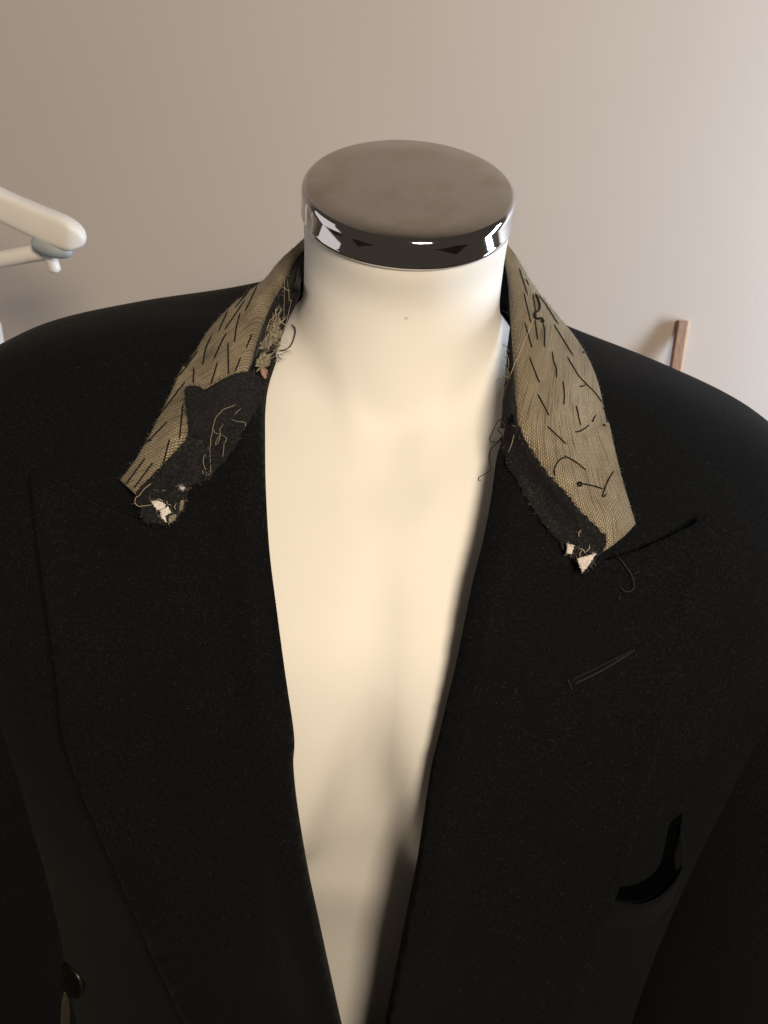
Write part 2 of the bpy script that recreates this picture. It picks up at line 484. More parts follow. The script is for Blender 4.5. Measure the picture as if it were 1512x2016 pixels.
# outlines, traced where they lie on the jacket
L_in = [(546, 700), (529, 755), (523, 800), (522, 850), (523, 950), (530, 1080), (544, 1200), (561, 1330), (576, 1430), (579, 1470), (577, 1510), (585, 1590), (605, 1710), (630, 1825), (672, 2016), (725, 2240)]
R_in = [(1004, 770), (993, 850), (978, 900), (968, 975), (952, 1060), (930, 1150), (900, 1300), (880, 1385), (862, 1460), (848, 1520), (822, 1690), (800, 1800), (757, 2016), (708, 2240)]
L_out = [(92, 940), (97, 990), (109, 1070), (128, 1200), (146, 1310), (158, 1410), (190, 1510), (228, 1610), (290, 1755), (345, 1885), (405, 2016), (520, 2240)]
R_out = [(1370, 1024), (1361, 1080), (1342, 1180), (1310, 1310), (1279, 1420), (1245, 1540), (1202, 1690), (1158, 1815), (1130, 1905), (1084, 2007), (960, 2240)]
L_gorge = [(92, 940), (155, 970), (215, 1008), (290, 1034), (350, 960), (420, 880), (480, 790), (510, 730), (546, 700)]
R_gorge = [(1370, 1024), (1318, 1058), (1250, 1088), (1175, 1110), (1120, 1040), (1065, 960), (1020, 880), (1010, 800), (1004, 770)]

def lin(pts, step):
    P = np.array(pts, float)
    d = np.r_[0, np.cumsum(np.linalg.norm(np.diff(P, axis=0), axis=1))]
    n = max(2, int(d[-1] / step) + 1); t = np.linspace(0, d[-1], n)
    return np.stack([np.interp(t, d, P[:, k]) for k in range(2)], 1)

def smooth_poly(pts, step):
    P = np.array(pts, float)
    n = max(3, int(np.linalg.norm(np.diff(P, axis=0), axis=1).sum() / step) + 1)
    return catmull(pts, n)

def dist_to(poly, q):
    a = poly[:-1]; b = poly[1:]; ab = b - a
    t = np.clip(((q - a) * ab).sum(1) / np.maximum((ab ** 2).sum(1), 1e-9), 0, 1)
    return float(np.sqrt(((a + ab * t[:, None] - q) ** 2).sum(1)).min())

def inside(poly, q):
    x, y = q; c = False; n = len(poly); j = n - 1
    for i in range(n):
        xi, yi = poly[i]; xj, yj = poly[j]
        if (yi > y) != (yj > y) and x < (xj - xi) * (y - yi) / (yj - yi) + xi: c = not c
        j = i
    return c

def sheet(name, outline, step, place, m, parent, thick, uv=False, kind=None, iron=0):
    """a cloth piece: outline filled with small triangles, every point laid on the form by place()"""
    P = np.array(outline, float)
    x0, y0 = P.min(0); x1, y1 = P.max(0)
    pts = [Vector(p) for p in P]; n = len(pts)
    yy = y0 + step * 0.5; row = 0
    while yy < y1:
        xx = x0 + step * (0.5 if row % 2 else 0.05)
        while xx < x1:
            q = (xx, yy)
            if inside(P, q) and dist_to(np.vstack([P, P[:1]]), np.array(q)) > step * 0.45: pts.append(Vector(q))
            xx += step
        yy += step * 0.87; row += 1
    v2, e2, f2, *_ = delaunay_2d_cdt(pts, [(i, (i + 1) % n) for i in range(n)], [list(range(n))], 1, 1e-4)
    V = []; 
    for q in v2: V.append(place(q.x, q.y))
    F = [tuple(f) for f in f2]
    if iron:
        D = np.array([(p - EYE).length for p in V]); nb_ = [set() for _ in V]
        for f in F:
            for a, b in zip(f, f[1:] + f[:1]): nb_[a].add(b); nb_[b].add(a)
        nb_ = [list(q) for q in nb_]
        for _ in range(iron): D = np.array([0.4 * D[k] + 0.6 * D[q].mean() for k, q in enumerate(nb_)])
        V = [EYE + (p - EYE).normalized() * d for p, d in zip(V, D)]
    # faces towards the camera
    F2 = []
    for f in F:
        a, b, c = V[f[0]], V[f[1]], V[f[2]]
        nrm = (b - a).cross(c - a)
        F2.append(f if nrm.dot(EYE - a) > 0 else f[::-1])
    uvs = [(q.x * 0.0003, -q.y * 0.0003) for q in v2] if uv else None
    o = mesh_obj(name, V, F2, m, parent, uvs=uvs, kind=kind)
    if thick: solidify(o, thick)
    return o, bvh_of(V, F2)

def lapel(name, inn, gorge, out, lift):
    I = smooth_poly(inn, 6); O = smooth_poly(out, 6); G = lin(gorge, 9)
    outline = np.vstack([G[:-1], I[:-1], lin([inn[-1], out[-1]], 12)[:-1], O[::-1][:-1]])
    Gp = lin(gorge[:4], 9)
    def place(px, py):
        q = np.array((px, py)); di = dist_to(I, q); do = min(dist_to(O, q), dist_to(Gp, q) + 12)
        roll = 0.0075 * math.exp(-((di - 34) / 42.0) ** 2) - 0.010 * math.exp(-di / 7.0)
        off = 0.0050 + lift * math.exp(-do / 60.0) + roll 
        off += 0.0012 * noise.noise(Vector((px * 0.006, py * 0.004, 3.1 + lift * 500)))
        p = hit(B_form, px, py, off)
        if p is None:
            p = at(px, py, -0.10)
        return p
    return sheet(name, outline, 14, place, 'wool', jacket, 0.0042, iron=5)

lapel_l, B_ll = lapel('lapel', L_in, L_gorge, L_out, 0.0130)
lapel_r, B_lr = lapel('lapel', R_in, R_gorge, R_out, 0.0110)
lapel_l['label'] = 'wide peak lapel lying flat over the chest with its tip pointing outward'
lapel_r['label'] = 'wide peak lapel with a buttonhole below its tip'

# the body shell keeps the chest open between the lapels: the opening follows their roll line
def edge_curve(inn):
    pts = []
    for px, py in smooth_poly(inn, 14):
        p = hit(B_form, px, py)
        if p is not None: pts.append((p.z, p.x))
    pts.sort(); a = np.array(pts); return a[:, 0], a[:, 1]
zl, xl = edge_curve(L_in); zr, xr = edge_curve(R_in)
def open_at(v):
    if v[1] > -0.045: return False
    if v[2] < zl[0]: return False
    a = np.interp(v[2], zl, xl) - 0.006; b = np.interp(v[2], zr, xr) + 0.006
    return a < v[0] < b
flag = np.array([open_at(v) for v in JV])
JF2 = [f for f in JF if not all(flag[i] for i in f) and not (f[0] // NT < 20 and JV[f[0]][1] < 0.03)]
JF2 = [f for f in JF2 if sum(flag[i] for i in f) <= 1]
used = sorted({i for f in JF2 for i in f}); remap = {u: k for k, u in enumerate(used)}
JVb = [JV[u] for u in used]; JFb = [tuple(remap[i] for i in f) for f in JF2]
body = mesh_obj('jacket_body', JVb, JFb, 'wool', jacket); solidify(body, 0.003)
B_body = bvh_of(JVb, JFb)

# sleeves
def sleeve(sx):
    ctr = [(0.212, -0.010, -0.205), (0.238, -0.026, -0.222), (0.250, -0.050, -0.252), (0.257, -0.074, -0.30), (0.264, -0.090, -0.37), (0.276, -0.098, -0.46), (0.292, -0.104, -0.60), (0.300, -0.110, -0.74)]
    rx = [0.030, 0.048, 0.062, 0.071, 0.075, 0.076, 0.074, 0.070]
    ry = [0.060, 0.080, 0.092, 0.098, 0.098, 0.094, 0.090, 0.085]
    n = 64; c = catmull([(*a, b, d) for a, b, d in zip(ctr, rx, ry)], n)
    V = []; F = []; ns = 64
    for i in range(n):
        t = Vector(c[min(i + 1, n - 1)][:3] - c[max(i - 1, 0)][:3]).normalized()
        ex = Vector((1, 0, 0)); ex = (ex - t * ex.dot(t)).normalized(); ey = t.cross(ex)
        for k in range(ns):
            a = 2 * math.pi * k / ns
            w = 1 + 0.03 * noise.noise(Vector((math.cos(a) * 1.5, math.sin(a) * 1.5 + sx * 7, i * 0.11)))
            p = Vector(c[i][:3]) + ex * (c[i][3] * math.cos(a) * w) + ey * (c[i][4] * math.sin(a) * w)
            V.append((p.x * sx, p.y, p.z + H - 0.045 * p.x * sx))
    for i in range(n - 1):
        for k in range(ns):
            j = (k + 1) % ns
            F.append((i * ns + k, i * ns + j, (i + 1) * ns + j, (i + 1) * ns + k))
    F.append(tuple(range(ns)))
    return mesh_obj('sleeve', V, F, 'wool', jacket), bvh_of(V, F)
sl_l, B_sl = sleeve(-1); sl_r, B_sr = sleeve(1)

# ------------------------------------------------------------------ collar
# each rail: pixel x, y and depth; None keeps to the jacket form
def rail(spec, n, off):
    """a collar edge: pixel x, y and depth; a depth of None lies on the cloth below"""
    forms = [B_form, B_ll, B_lr]
    full = []
    for a, b, d in spec:
        if d is None: d = near_hit(forms, a, b, off).y
        full.append((a, b, d))
    P = np.array(full, float)
    c = catmull([(a, b) for a, b, d in full], n)
    cum = np.r_[0, np.cumsum(np.linalg.norm(np.diff(P[:, :2], axis=0), axis=1))]
    cc = np.r_[0, np.cumsum(np.linalg.norm(np.diff(c, axis=0), axis=1))]; cc *= cum[-1] / cc[-1]
    yv = np.interp(cc, cum, P[:, 2])
    ker = np.ones(9) / 9
    for _ in range(2): yv = np.r_[yv[:4], np.convolve(yv, ker, 'valid'), yv[-4:]]
    out = []
    for i in range(n):
        p = at(c[i, 0], c[i, 1], yv[i]); h = near_hit(forms, c[i, 0], c[i, 1], off)
        if h is not None and (p - EYE).length > (h - EYE).length: p = h
        out.append(p)
    D = np.array([(p - EYE).length for p in out]); lim = D.copy()
    for _ in range(25):
        a = D.copy(); a[1:-1] = 0.5 * (D[:-2] + D[2:]); D = np.minimum(lim, a)
    return [EYE + (p - EYE).normalized() * d for p, d in zip(out, D)]

NSEG = 70
Lo = [(606, 462, 0.082), (580, 486, 0.070), (557, 506, 0.058), (540, 526, 0.046), (520, 550, 0.032), (480, 580, 0.010), (455, 601, -0.002), (430, 626, -0.016), (405, 656, -0.031), (385, 690, -0.046), (360, 731, -0.061), (340, 775, None), (315, 825, None), (295, 865, None), (268, 912, None), (240, 948, None)]
Li = [(606, 486, 0.078), (585, 512, 0.058), (560, 560, 0.030), (537, 600, 0.006), (519, 640, -0.018), (505, 682, -0.044), (492, 728, -0.068), (470, 775, -0.086), (425, 830, -0.101), (372, 868, -0.112), (330, 915, -0.122), (298, 948, -0.129), (270, 976, -0.134)]
Ro = [(992, 470, 0.080), (1003, 486, 0.070), (1020, 510, 0.058), (1040, 545, 0.044), (1062, 577, 0.030), (1085, 605, 0.016), (1110, 635, 0.003), (1130, 660, -0.008), (1150, 690, -0.021), (1166, 722, -0.035), (1180, 762, -0.050), (1190, 810, None), (1200, 860, None), (1212, 912, None), (1225, 962, None), (1247, 1034, None)]
Ri = [(990, 492, 0.076), (998, 540, 0.050), (1003, 600, 0.014), (1007, 660, -0.024), (1010, 720, -0.056), (1011, 790, -0.086), (1015, 835, -0.100), (1024, 866, -0.107), (1046, 902, -0.113), (1072, 942, -0.119), (1094, 968, -0.122), (1122, 1006, -0.127), (1160, 1038, -0.132), (1188, 1086, -0.139)]
Lov, Liv = rail(Lo, NSEG, 0.0035), rail(Li, NSEG, 0.0065)
Rov, Riv = rail(Ro, NSEG, 0.0035), rail(Ri, NSEG, 0.0065)
NB = 28
def bridge(a, a2, b, b2, peak):
    """smooth run round the back of the neck from one rail end to the other"""
    ctrl = [a2, a, Vector((-0.042, 0.112, 0.5 * (a.z + b.z) + peak * 0.7)), Vector((0.0, 0.124, 0.5 * (a.z + b.z) + peak)), Vector((0.042, 0.112, 0.5 * (a.z + b.z) + peak * 0.7)), b, b2]
    c = catmull([tuple(v) for v in ctrl], 400)
    ia = int(np.argmin(np.linalg.norm(c - np.array(a), axis=1))); ib = int(np.argmin(np.linalg.norm(c - np.array(b), axis=1)))
    idx = np.linspace(ia, ib, NB + 2)[1:-1].astype(int)
    return [Vector(c[k]) for k in idx]
inner = Liv[::-1] + bridge(Liv[0], Liv[5], Riv[0], Riv[5], 0.006) + Riv
outer = Lov[::-1] + [p + Vector((0, 0.012, -0.012)) for p in bridge(Lov[0], Lov[5], Rov[0], Rov[5], 0.0)] + Rov
NC = len(inner); NTT = 22
V = []; F = []; UV = []
cumu = 0.0
for i in range(NC):
    a, b = inner[i], outer[i]
    if i: cumu += 0.5 * ((inner[i] - inner[i - 1]).length + (outer[i] - outer[i - 1]).length)
    w = (b - a)
    tang = (inner[min(i + 1, NC - 1)] - inner[max(i - 1, 0)]).normalized()
    nrm = tang.cross(w)
    if nrm.length < 1e-9: nrm = Vector((0, 0, 1))
    nrm.normalize()
    ref = (EYE - a) if i < NSEG or i >= NC - NSEG else Vector((0, 1, 0.4))
    if nrm.dot(ref) < 0: nrm = -nrm
    s = min(i, NC - 1 - i) / NSEG
    bulge = min(0.0085, 0.0030 + 0.0080 * min(1.0, s)) * min(1, w.length / 0.03)
    for k in range(NTT):
        t = k / (NTT - 1)
        prof_b = bulge * (1 - (2 * (t ** 0.62) - 1) ** 2)
        prof_b += 0.0012 * noise.noise(Vector((cumu * 30, t * 3, 1.7))) * 4 * t * (1 - t)
        p = a + w * t + nrm * prof_b
        V.append(p); UV.append((cumu, t * w.length))
# keep clear of the cloth below
for idx in range(len(V)):
    i = idx // NTT
    if i < NSEG or i >= NC - NSEG:
        px, py = pix(V[idx])
        h = near_hit([B_form, B_ll, B_lr], px, py, 0.003)
        if h is not None and (V[idx] - EYE).length > (h - EYE).length: V[idx] = h
for i in range(NC - 1):
    for k in range(NTT - 1):
        q = (i * NTT + k, i * NTT + k + 1, (i + 1) * NTT + k + 1, (i + 1) * NTT + k)
        F.append(q)
cn = Vector((0, 0, 0))
for q in F[:NSEG * (NTT - 1)]:
    cn += (V[q[1]] - V[q[0]]).cross(V[q[2]] - V[q[0]])
if cn.dot(EYE - V[0]) < 0: F = [q[::-1] for q in F]
collar = mesh_obj('collar', V, F, 'canvas', jacket, uvs=UV)
collar['label'] = 'bare beige canvas undercollar covered in black pad stitches'
solidify(collar, 0.0016)
B_collar = bvh_of(V, F)

# black collar stand inside the fold, standing round the neck
def base_rail(pts, n, off):
    out = []
    for px, py in catmull(pts, n):
        h = hit(B_torso, px, py, off)
        out.append(h)
    good = [k for k in range(n) if out[k] is not None]
    return [out[min(good, key=lambda g: abs(g - k))] for k in range(n)]
NF = 46
topL = rail(Li[:8], NF, 0.004); topR = rail(Ri[:7], NF, 0.004)
lowL = base_rail([(607, 575), (592, 610), (572, 655), (556, 692), (546, 715), (534, 745), (524, 785)], NF, 0.005)
lowR = base_rail([(992, 560), (989, 625), (988, 690), (988, 740), (987, 790), (985, 850)], NF, 0.005)
def back_low(a, b):
    out = []
    for k in range(NB):
        t = (k + 1) / (NB + 1); th = math.pi * t
        p = a.lerp(b, t); p.y = p.y + math.sin(th) * (0.088 - p.y) ; p.x = -0.068 * math.cos(th) * (1 - 0.2 * math.sin(th))
        out.append(p)
    return out
up_r = topL[::-1] + bridge(topL[0], topL[5], topR[0], topR[5], 0.006) + topR
lo_r = lowL[::-1] + back_low(lowL[0], lowR[0]) + lowR
KS = 10; NCS = len(up_r); V = []; F = []
for i in range(NCS):
    a, b = up_r[i], lo_r[i]
    outw = Vector((a.x, a.y - 0.02, 0)).normalized()
    for k in range(KS):
        t = k / (KS - 1)
        p = a.lerp(b, t) + outw * 0.0006 * (1 - t) + outw * 0.004 * math.sin(t * math.pi)
        p += Vector((1, 1, 1)) * 0.0008 * noise.noise(p * 130)
        V.append(p)
for i in range(NCS - 1):
    for k in range(KS - 1):
        F.append((i * KS + k, i * KS + k + 1, (i + 1) * KS + k + 1, (i + 1) * KS + k))
stand = mesh_obj('collar_stand', V, F, 'melton', jacket)
stand['label'] = 'black felt stand inside the collar fold'
solidify(stand, 0.0014, 0.0)
B_stand = bvh_of(V, F)

ALL = [B_collar, B_ll, B_lr, B_body, B_torso, B_stand, B_sl, B_sr]

# ------------------------------------------------------------------ torn pieces, patches
def Z1(pts): return [(220 + a / 3.2525, 440 + b / 3.2525) for a, b in pts]
def Z2(pts): return [(920 + a / 2.8, 460 + b / 2.8) for a, b in pts]

def ragged(pts, step, amp, seed, smooth=True):
    P = list(pts) + [pts[0]]
    c = lin(P, step)[:-1]
    n = len(c); out = []
    for i in range(n):
        t = c[(i + 1) % n] - c[i - 1]; l = max(1e-6, np.hypot(*t)); nn = np.array((-t[1], t[0])) / l
        k = noise.noise(Vector((i * 0.55, seed, 0))) + 0.6 * noise.noise(Vector((i * 1.7, seed, 5)))
        out.append(c[i] + nn * amp * k)
    return out

def drape(name, outline, step, m, parent, off, thick, under, wrinkle=0.0008, relax=30, seed=0.0):
    """a loose scrap: lies on whatever is below it and bridges hollows as cloth does"""
    store = {}
    def place(px, py):
        h = near_hit(under, px, py, 0.0)
        return h if h is not None else at(px, py, -0.1)
    o, b = sheet(name, outline, step, place, m, parent, 0)
    me = o.data; n = len(me.vertices)
    co = [o.matrix_parent_inverse @ v.co if False else v.co.copy() for v in me.vertices]
    D = np.array([(c - EYE).length for c in co]); dirs = [(c - EYE).normalized() for c in co]
    lim = D - off
    nbr = [[] for _ in range(n)]
    for e in me.edges:
        a, b2 = e.vertices; nbr[a].append(b2); nbr[b2].append(a)
    t = lim.copy()
    for _ in range(relax):
        avg = np.array([t[q].mean() if q else t[k] for k, q in enumerate(nbr)])
        t = np.minimum(lim, 0.35 * t + 0.65 * avg)
    for k, v in enumerate(me.vertices):
        w = wrinkle * noise.noise(Vector((co[k].x * 90, co[k].z * 90, seed)))
        v.co = EYE + dirs[k] * (t[k] - abs(w))
    me.update()
    V = [v.co.copy() for v in me.vertices]; F = [tuple(p.vertices) for p in me.polygons]
    if thick: solidify(o, thick)
    return o, bvh_of(V, F)

patch_px = Z1([(470, 1040), (550, 1040), (598, 1068), (700, 1000), (810, 955), (900, 948), (950, 985), (978, 1040), (962, 1120), (900, 1240), (855, 1310), (790, 1430), (700, 1540), (620, 1640), (540, 1672), (470, 1690), (452, 1600), (478, 1470), (492, 1360), (486, 1250), (470, 1130)])
patch, B_patch = drape('felt_patch', ragged(patch_px, 5, 2.0, 1.3), 8, 'melton', jacket, 0.0016, 0.0012, [B_collar, B_ll, B_body, B_stand], wrinkle=0.0026, seed=1.0)
patch['label'] = 'torn black felt patch sewn across the canvas collar'
flap_px = [(374, 856), (345, 893), (309, 935), (286, 955), (270, 976), (267, 992), (280, 999), (275, 1012), (283, 1026), (305, 1031), (325, 1035), (345, 1022), (358, 1009), (366, 985), (374, 960), (397, 945), (412, 910), (404, 876)]
flap, B_flap = drape('collar_end_fold', ragged(flap_px, 5, 1.8, 4.1), 7, 'melton', jacket, 0.0045, 0.002, [B_collar, B_ll, B_body, B_patch], wrinkle=0.0045, seed=2.0)
flap['label'] = 'frayed black fold at the collar end with white interlining showing'
band_px = [(1006, 815), (1022, 846), (1034, 866), (1054, 900), (1082, 940), (1106, 962), (1136, 1000), (1168, 1030), (1194, 1056), (1190, 1078), (1174, 1098), (1150, 1130), (1130, 1104), (1104, 1072), (1070, 1030), (1032, 974), (1002, 922), (986, 876), (994, 838)]
band, B_band = drape('felt_band', ragged(band_px, 4, 4.5, 8.6), 8, 'melton', jacket, 0.0018, 0.0014, [B_collar, B_lr, B_body, B_stand], wrinkle=0.0034, seed=3.0)
band['label'] = 'ragged black felt band along the collar seam'
TOPS = [B_collar, B_ll, B_lr, B_body, B_torso, B_stand, B_patch, B_flap, B_band]

def fuzz_edge(o, m):
    """fibres standing out of a torn scrap"""
    r = np.random.default_rng(int(abs(o.data.vertices[0].co.x) * 1e5) % 1000)
    vs_ = [v.co for v in o.data.vertices]; V = []; F = []
    for k in range(45):
        p = vs_[r.integers(len(vs_))]; d = Vector(r.normal(size=3)).normalized(); l = r.uniform(0.0008, 0.0030)
        vv, ff = tube_data([p, p + d * l * 0.5 + Vector(r.normal(size=3)) * l * 0.2, p + d * l], 0.00005, 3, True)
        n0 = len(V); V += vv; F += [tuple(i + n0 for i in f) for f in ff]
    return mesh_obj('frayed_fibres', V, F, m, o, kind='stuff')
def scrap(pts, seed, off=0.0012, m='interlining', name='torn_interlining', amp=1.6):
    o, b = drape(name, ragged(pts, 2, amp * 1.5, seed), 4, m, jacket, off, 0.0006, TOPS, wrinkle=0.0008, relax=8, seed=seed)
    fr = fuzz_edge(o, m)
    return o
scrap(Z1([(250, 1778), (300, 1773), (348, 1800), (335, 1828), (290, 1832)]), 11.0)
scrap(Z1([(306, 1836), (362, 1812), (380, 1850), (345, 1872), (350, 1915), (322, 1890)]), 12.0)
scrap(Z1([(368, 1872), (412, 1862), (406, 1900), (366, 1928)]), 13.0, m='fray', name='torn_canvas')
scrap(Z1([(432, 1680), (472, 1692), (450, 1712)]), 14.0, amp=0.8)
scrap(Z1([(440, 1775), (462, 1770), (455, 1830), (432, 1845)]), 15.0, m='fray', name='torn_canvas', amp=1.0)
scrap([(1136, 1100), (1174, 1089), (1162, 1108), (1146, 1129), (1140, 1113)], 16.0, off=0.006)
scrap([(1117, 1070), (1131, 1074), (1125, 1091), (1115, 1089)], 17.0, off=0.004, amp=0.8)
scrap(Z1([(1000, 700), (1060, 650), (1090, 690), (1050, 760), (1005, 800), (960, 820), (950, 780)]), 18.0, m='fray', name='torn_canvas', off=0.0015, amp=7.0)
scrap(Z1([(940, 830), (1000, 820), (1020, 860), (1000, 910), (985, 960), (940, 940), (915, 880)]), 18.5, m='fray', name='torn_canvas', off=0.0015, amp=6.0)
M['pink'] = simple('faded_pink_canvas', (0.36, 0.20, 0.17), 0.9, var=0.3, scale=500)
scrap(Z1([(958, 940), (985, 930), (995, 965), (985, 1000), (968, 975)]), 18.8, m='pink', name='torn_canvas', off=0.0015, amp=1.5)

# ------------------------------------------------------------------ pad stitches on the collar
def lay(pts, step, off, forms, jitter=0.0):
    c = catmull(pts, max(3, int(np.linalg.norm(np.diff(np.array(pts, float), axis=0), axis=1).sum() / step) + 2))
    out = []
    for px, py in c:
        h = near_hit(forms, px, py, off)
        if h is not None: out.append(h)
    return out
left_st = [[(940, 385), (852, 570)], [(905, 405), (788, 543)], [(855, 490), (722, 685)], [(745, 557), (682, 698)], [(825, 570), (800, 660), (785, 768)], [(712, 590), (690, 578), (665, 620), (530, 785)], [(640, 718), (605, 800), (583, 912)],
    [(737, 700), (700, 770), (653, 875)], [(745, 757), (748, 975)], [(557, 812), (428, 985)], [(527, 918), (523, 1030)], [(680, 885), (635, 1035)], [(828, 853), (785, 960)], [(897, 705), (858, 805)], [(473, 1012), (305, 1232)], [(458, 1155), (433, 1390)],
    [(360, 1265), (260, 1370), (168, 1455)], [(373, 1375), (327, 1550)], [(220, 1497), (90, 1675)], [(268, 1527), (140, 1700)], [(980, 335), (965, 380)], [(880, 428), (835, 480)]]
right_st = [[(285, 190), (333, 343)], [(312, 328), (350, 495)], [(316, 488), (358, 635)], [(372, 470), (388, 592)], [(415, 490), (426, 540), (424, 632)], [(360, 330), (380, 460)], [(390, 340), (430, 390), (500, 502)], [(475, 500), (585, 678)], [(468, 648), (474, 700), (490, 750), (490, 802)],
    [(340, 677), (400, 832)], [(548, 677), (610, 780), (655, 830), (705, 880), (745, 938)], [(610, 843), (635, 842), (655, 832)], [(527, 812), (534, 880), (530, 952)], [(385, 880), (452, 1010)], [(597, 945), (625, 1065)], [(585, 1097), (630, 1085), (672, 1053)], [(435, 1058), (548, 1165)],
    [(710, 998), (700, 1010), (690, 1035)], [(525, 1222), (590, 1255), (658, 1308)], [(545, 1240), (520, 1238), (490, 1270), (478, 1310), (485, 1345)], [(430, 1335), (460, 1345), (492, 1350)], [(625, 1377), (690, 1390), (755, 1410)],
    [(808, 1305), (780, 1350), (755, 1410), (742, 1455), (758, 1445), (770, 1430)], [(322, 250), (340, 290)]]
for st, Z in ((left_st, Z1), (right_st, Z2)):
    for q in st:
        p = lay(Z(q), 6, 0.00025, [B_collar])
        if len(p) > 1:
            p[0] = p[0] + (p[0] - EYE).normalized() * 0.001; p[-1] = p[-1] + (p[-1] - EYE).normalized() * 0.001
            tube('pad_stitch', p, 0.00042, 'stitch', collar, 6)
# tailor's knot and thread specks
tube('thread_knot', lay(Z2([(372, 335), (392, 380), (395, 420), (372, 440), (368, 462), (385, 474), (405, 470), (418, 492), (400, 486)]), 4, 0.0007, [B_collar]), 0.0007, 'stitch', collar, 6)
tube('thread_knot', lay(Z2([(604, 1380), (620, 1372), (628, 1384), (612, 1392), (606, 1382)]), 3, 0.0005, [B_collar]), 0.0007, 'stitch', collar, 6)
for a, b in ((248, 1388), (538, 770), (560, 715), (305, 1230), (430, 935), (355, 1080)):
    q = Z1([(a - 6, b - 4), (a + 5, b + 5)]); tube('thread_knot', lay(q, 2, 0.0003, [B_collar]), 0.0006, 'stitch', collar, 6)
for a, b in ((755, 1058), (690, 1032), (752, 965), (640, 655)):
    q = Z2([(a - 5, b - 4), (a + 4, b + 5)]); tube('thread_knot', lay(q, 2, 0.0003, [B_collar]), 0.0006, 'stitch', collar, 6)

# ------------------------------------------------------------------ loose threads
def loose(pts, m, r=0.00022, lift=0.0012, wob=0.0006, forms=None, seed=0):
    p = lay(pts, 5, lift, forms or TOPS)
    if len(p) < 2: return
    # no sharp jumps in depth: the thread hangs free across gaps
    D = np.array([(q - EYE).length for q in p]); lim = D.copy()
    for _ in range(60):
        a = D.copy(); a[1:-1] = 0.5 * (D[:-2] + D[2:]); D = np.minimum(lim, a)
    p = [EYE + (q - EYE).normalized() * (d - abs(wob * noise.noise(Vector((k * 0.35, seed, 0))))) for k, (q, d) in enumerate(zip(p, D))]
    tube('loose_thread', p, r, m, jacket, 5)
loose(Z2([(362, 480), (310, 620), (245, 790), (205, 920), (192, 1060), (196, 1080)]), 'pale_thread', 0.00013, seed=1)
loose(Z2([(270, 1105), (255, 1160), (232, 1215)]), 'pale_thread', 0.00013, seed=1)
loose(Z2([(208, 1020), (185, 1025), (160, 1050), (135, 1105), (120, 1142), (150, 1155), (182, 1140), (190, 1110), (168, 1095), (172, 1075), (195, 1068)]), 'stitch', 0.00024, seed=3)
loose(Z2([(190, 1120), (165, 1158), (130, 1190), (117, 1240), (128, 1285), (120, 1315), (75, 1340), (60, 1352), (62, 1364), (76, 1362)]), 'stitch', 0.00024, seed=4)
loose(Z2([(185, 610), (215, 640), (235, 690), (240, 740), (228, 760), (240, 800)]), 'pale_thread', 0.00030, seed=5)
loose(Z2([(150, 820), (190, 790), (235, 795), (250, 800)]), 'pale_thread', 0.00026, seed=6)
loose(Z2([(165, 880), (200, 830), (245, 790)]), 'pale_thread', 0.00026, seed=7)
loose(Z2([(225, 740), (240, 770), (246, 790)]), 'pale_thread', 0.00034, seed=7)
loose(Z1([(1160, 650), (1185, 680), (1175, 740), (1150, 790), (1115, 815), (1075, 822)]), 'stitch', 0.00040, seed=8)
loose(Z1([(1130, 320), (1140, 470), (1128, 620), (1110, 700)]), 'pale_thread', 0.00009, lift=0.004, seed=9)
loose(Z1([(1155, 375), (1175, 480), (1165, 600), (1120, 720), (1040, 820), (1010, 900)]), 'pale_thread', 0.00010, lift=0.004, seed=10)
loose(Z1([(1055, 450), (1070, 425), (1110, 422), (1150, 440), (1172, 440)]), 'pale_thread', 0.00013, lift=0.003, seed=11)
rr = random.Random(3)
for k in range(80):
    cx, cy = rr.uniform(970, 1090), rr.uniform(530, 880)
    cx += (700 - cy) * 0.22
    pts = [(cx, cy)]
    ang = rr.choice([rr.uniform(-0.6, 0.6), rr.uniform(1.6, 2.7), rr.uniform(1.9, 2.5)])
    for j in range(rr.randint(2, 4)):
        ang += rr.uniform(-0.7, 0.7); l = rr.uniform(14, 50)
        pts.append((pts[-1][0] + math.cos(ang) * l, pts[-1][1] + math.sin(ang) * l))
    pts = [(max(a, 1060 - (b - 400) * 0.31), b) for a, b in pts]
    loose(Z1(pts), rr.choice(['pale_thread', 'pale_thread', 'fray', 'grey_thread']), rr.uniform(0.00009, 0.0002), rr.uniform(0.0015, 0.005), 0.001, seed=20 + k)
for k in range(22):
    cx, cy = rr.uniform(215, 250), rr.uniform(640, 900); pts = [(cx, cy)]; ang = rr.uniform(2.2, 4.6)
    for j in range(3):
        ang += rr.uniform(-0.8, 0.8); l = rr.uniform(8, 26); pts.append((pts[-1][0] + math.cos(ang) * l, pts[-1][1] + math.sin(ang) * l))
    loose(Z2(pts), rr.choice(['pale_thread', 'fray']), rr.uniform(0.00008, 0.00016), rr.uniform(0.001, 0.003), 0.001, seed=200 + k)
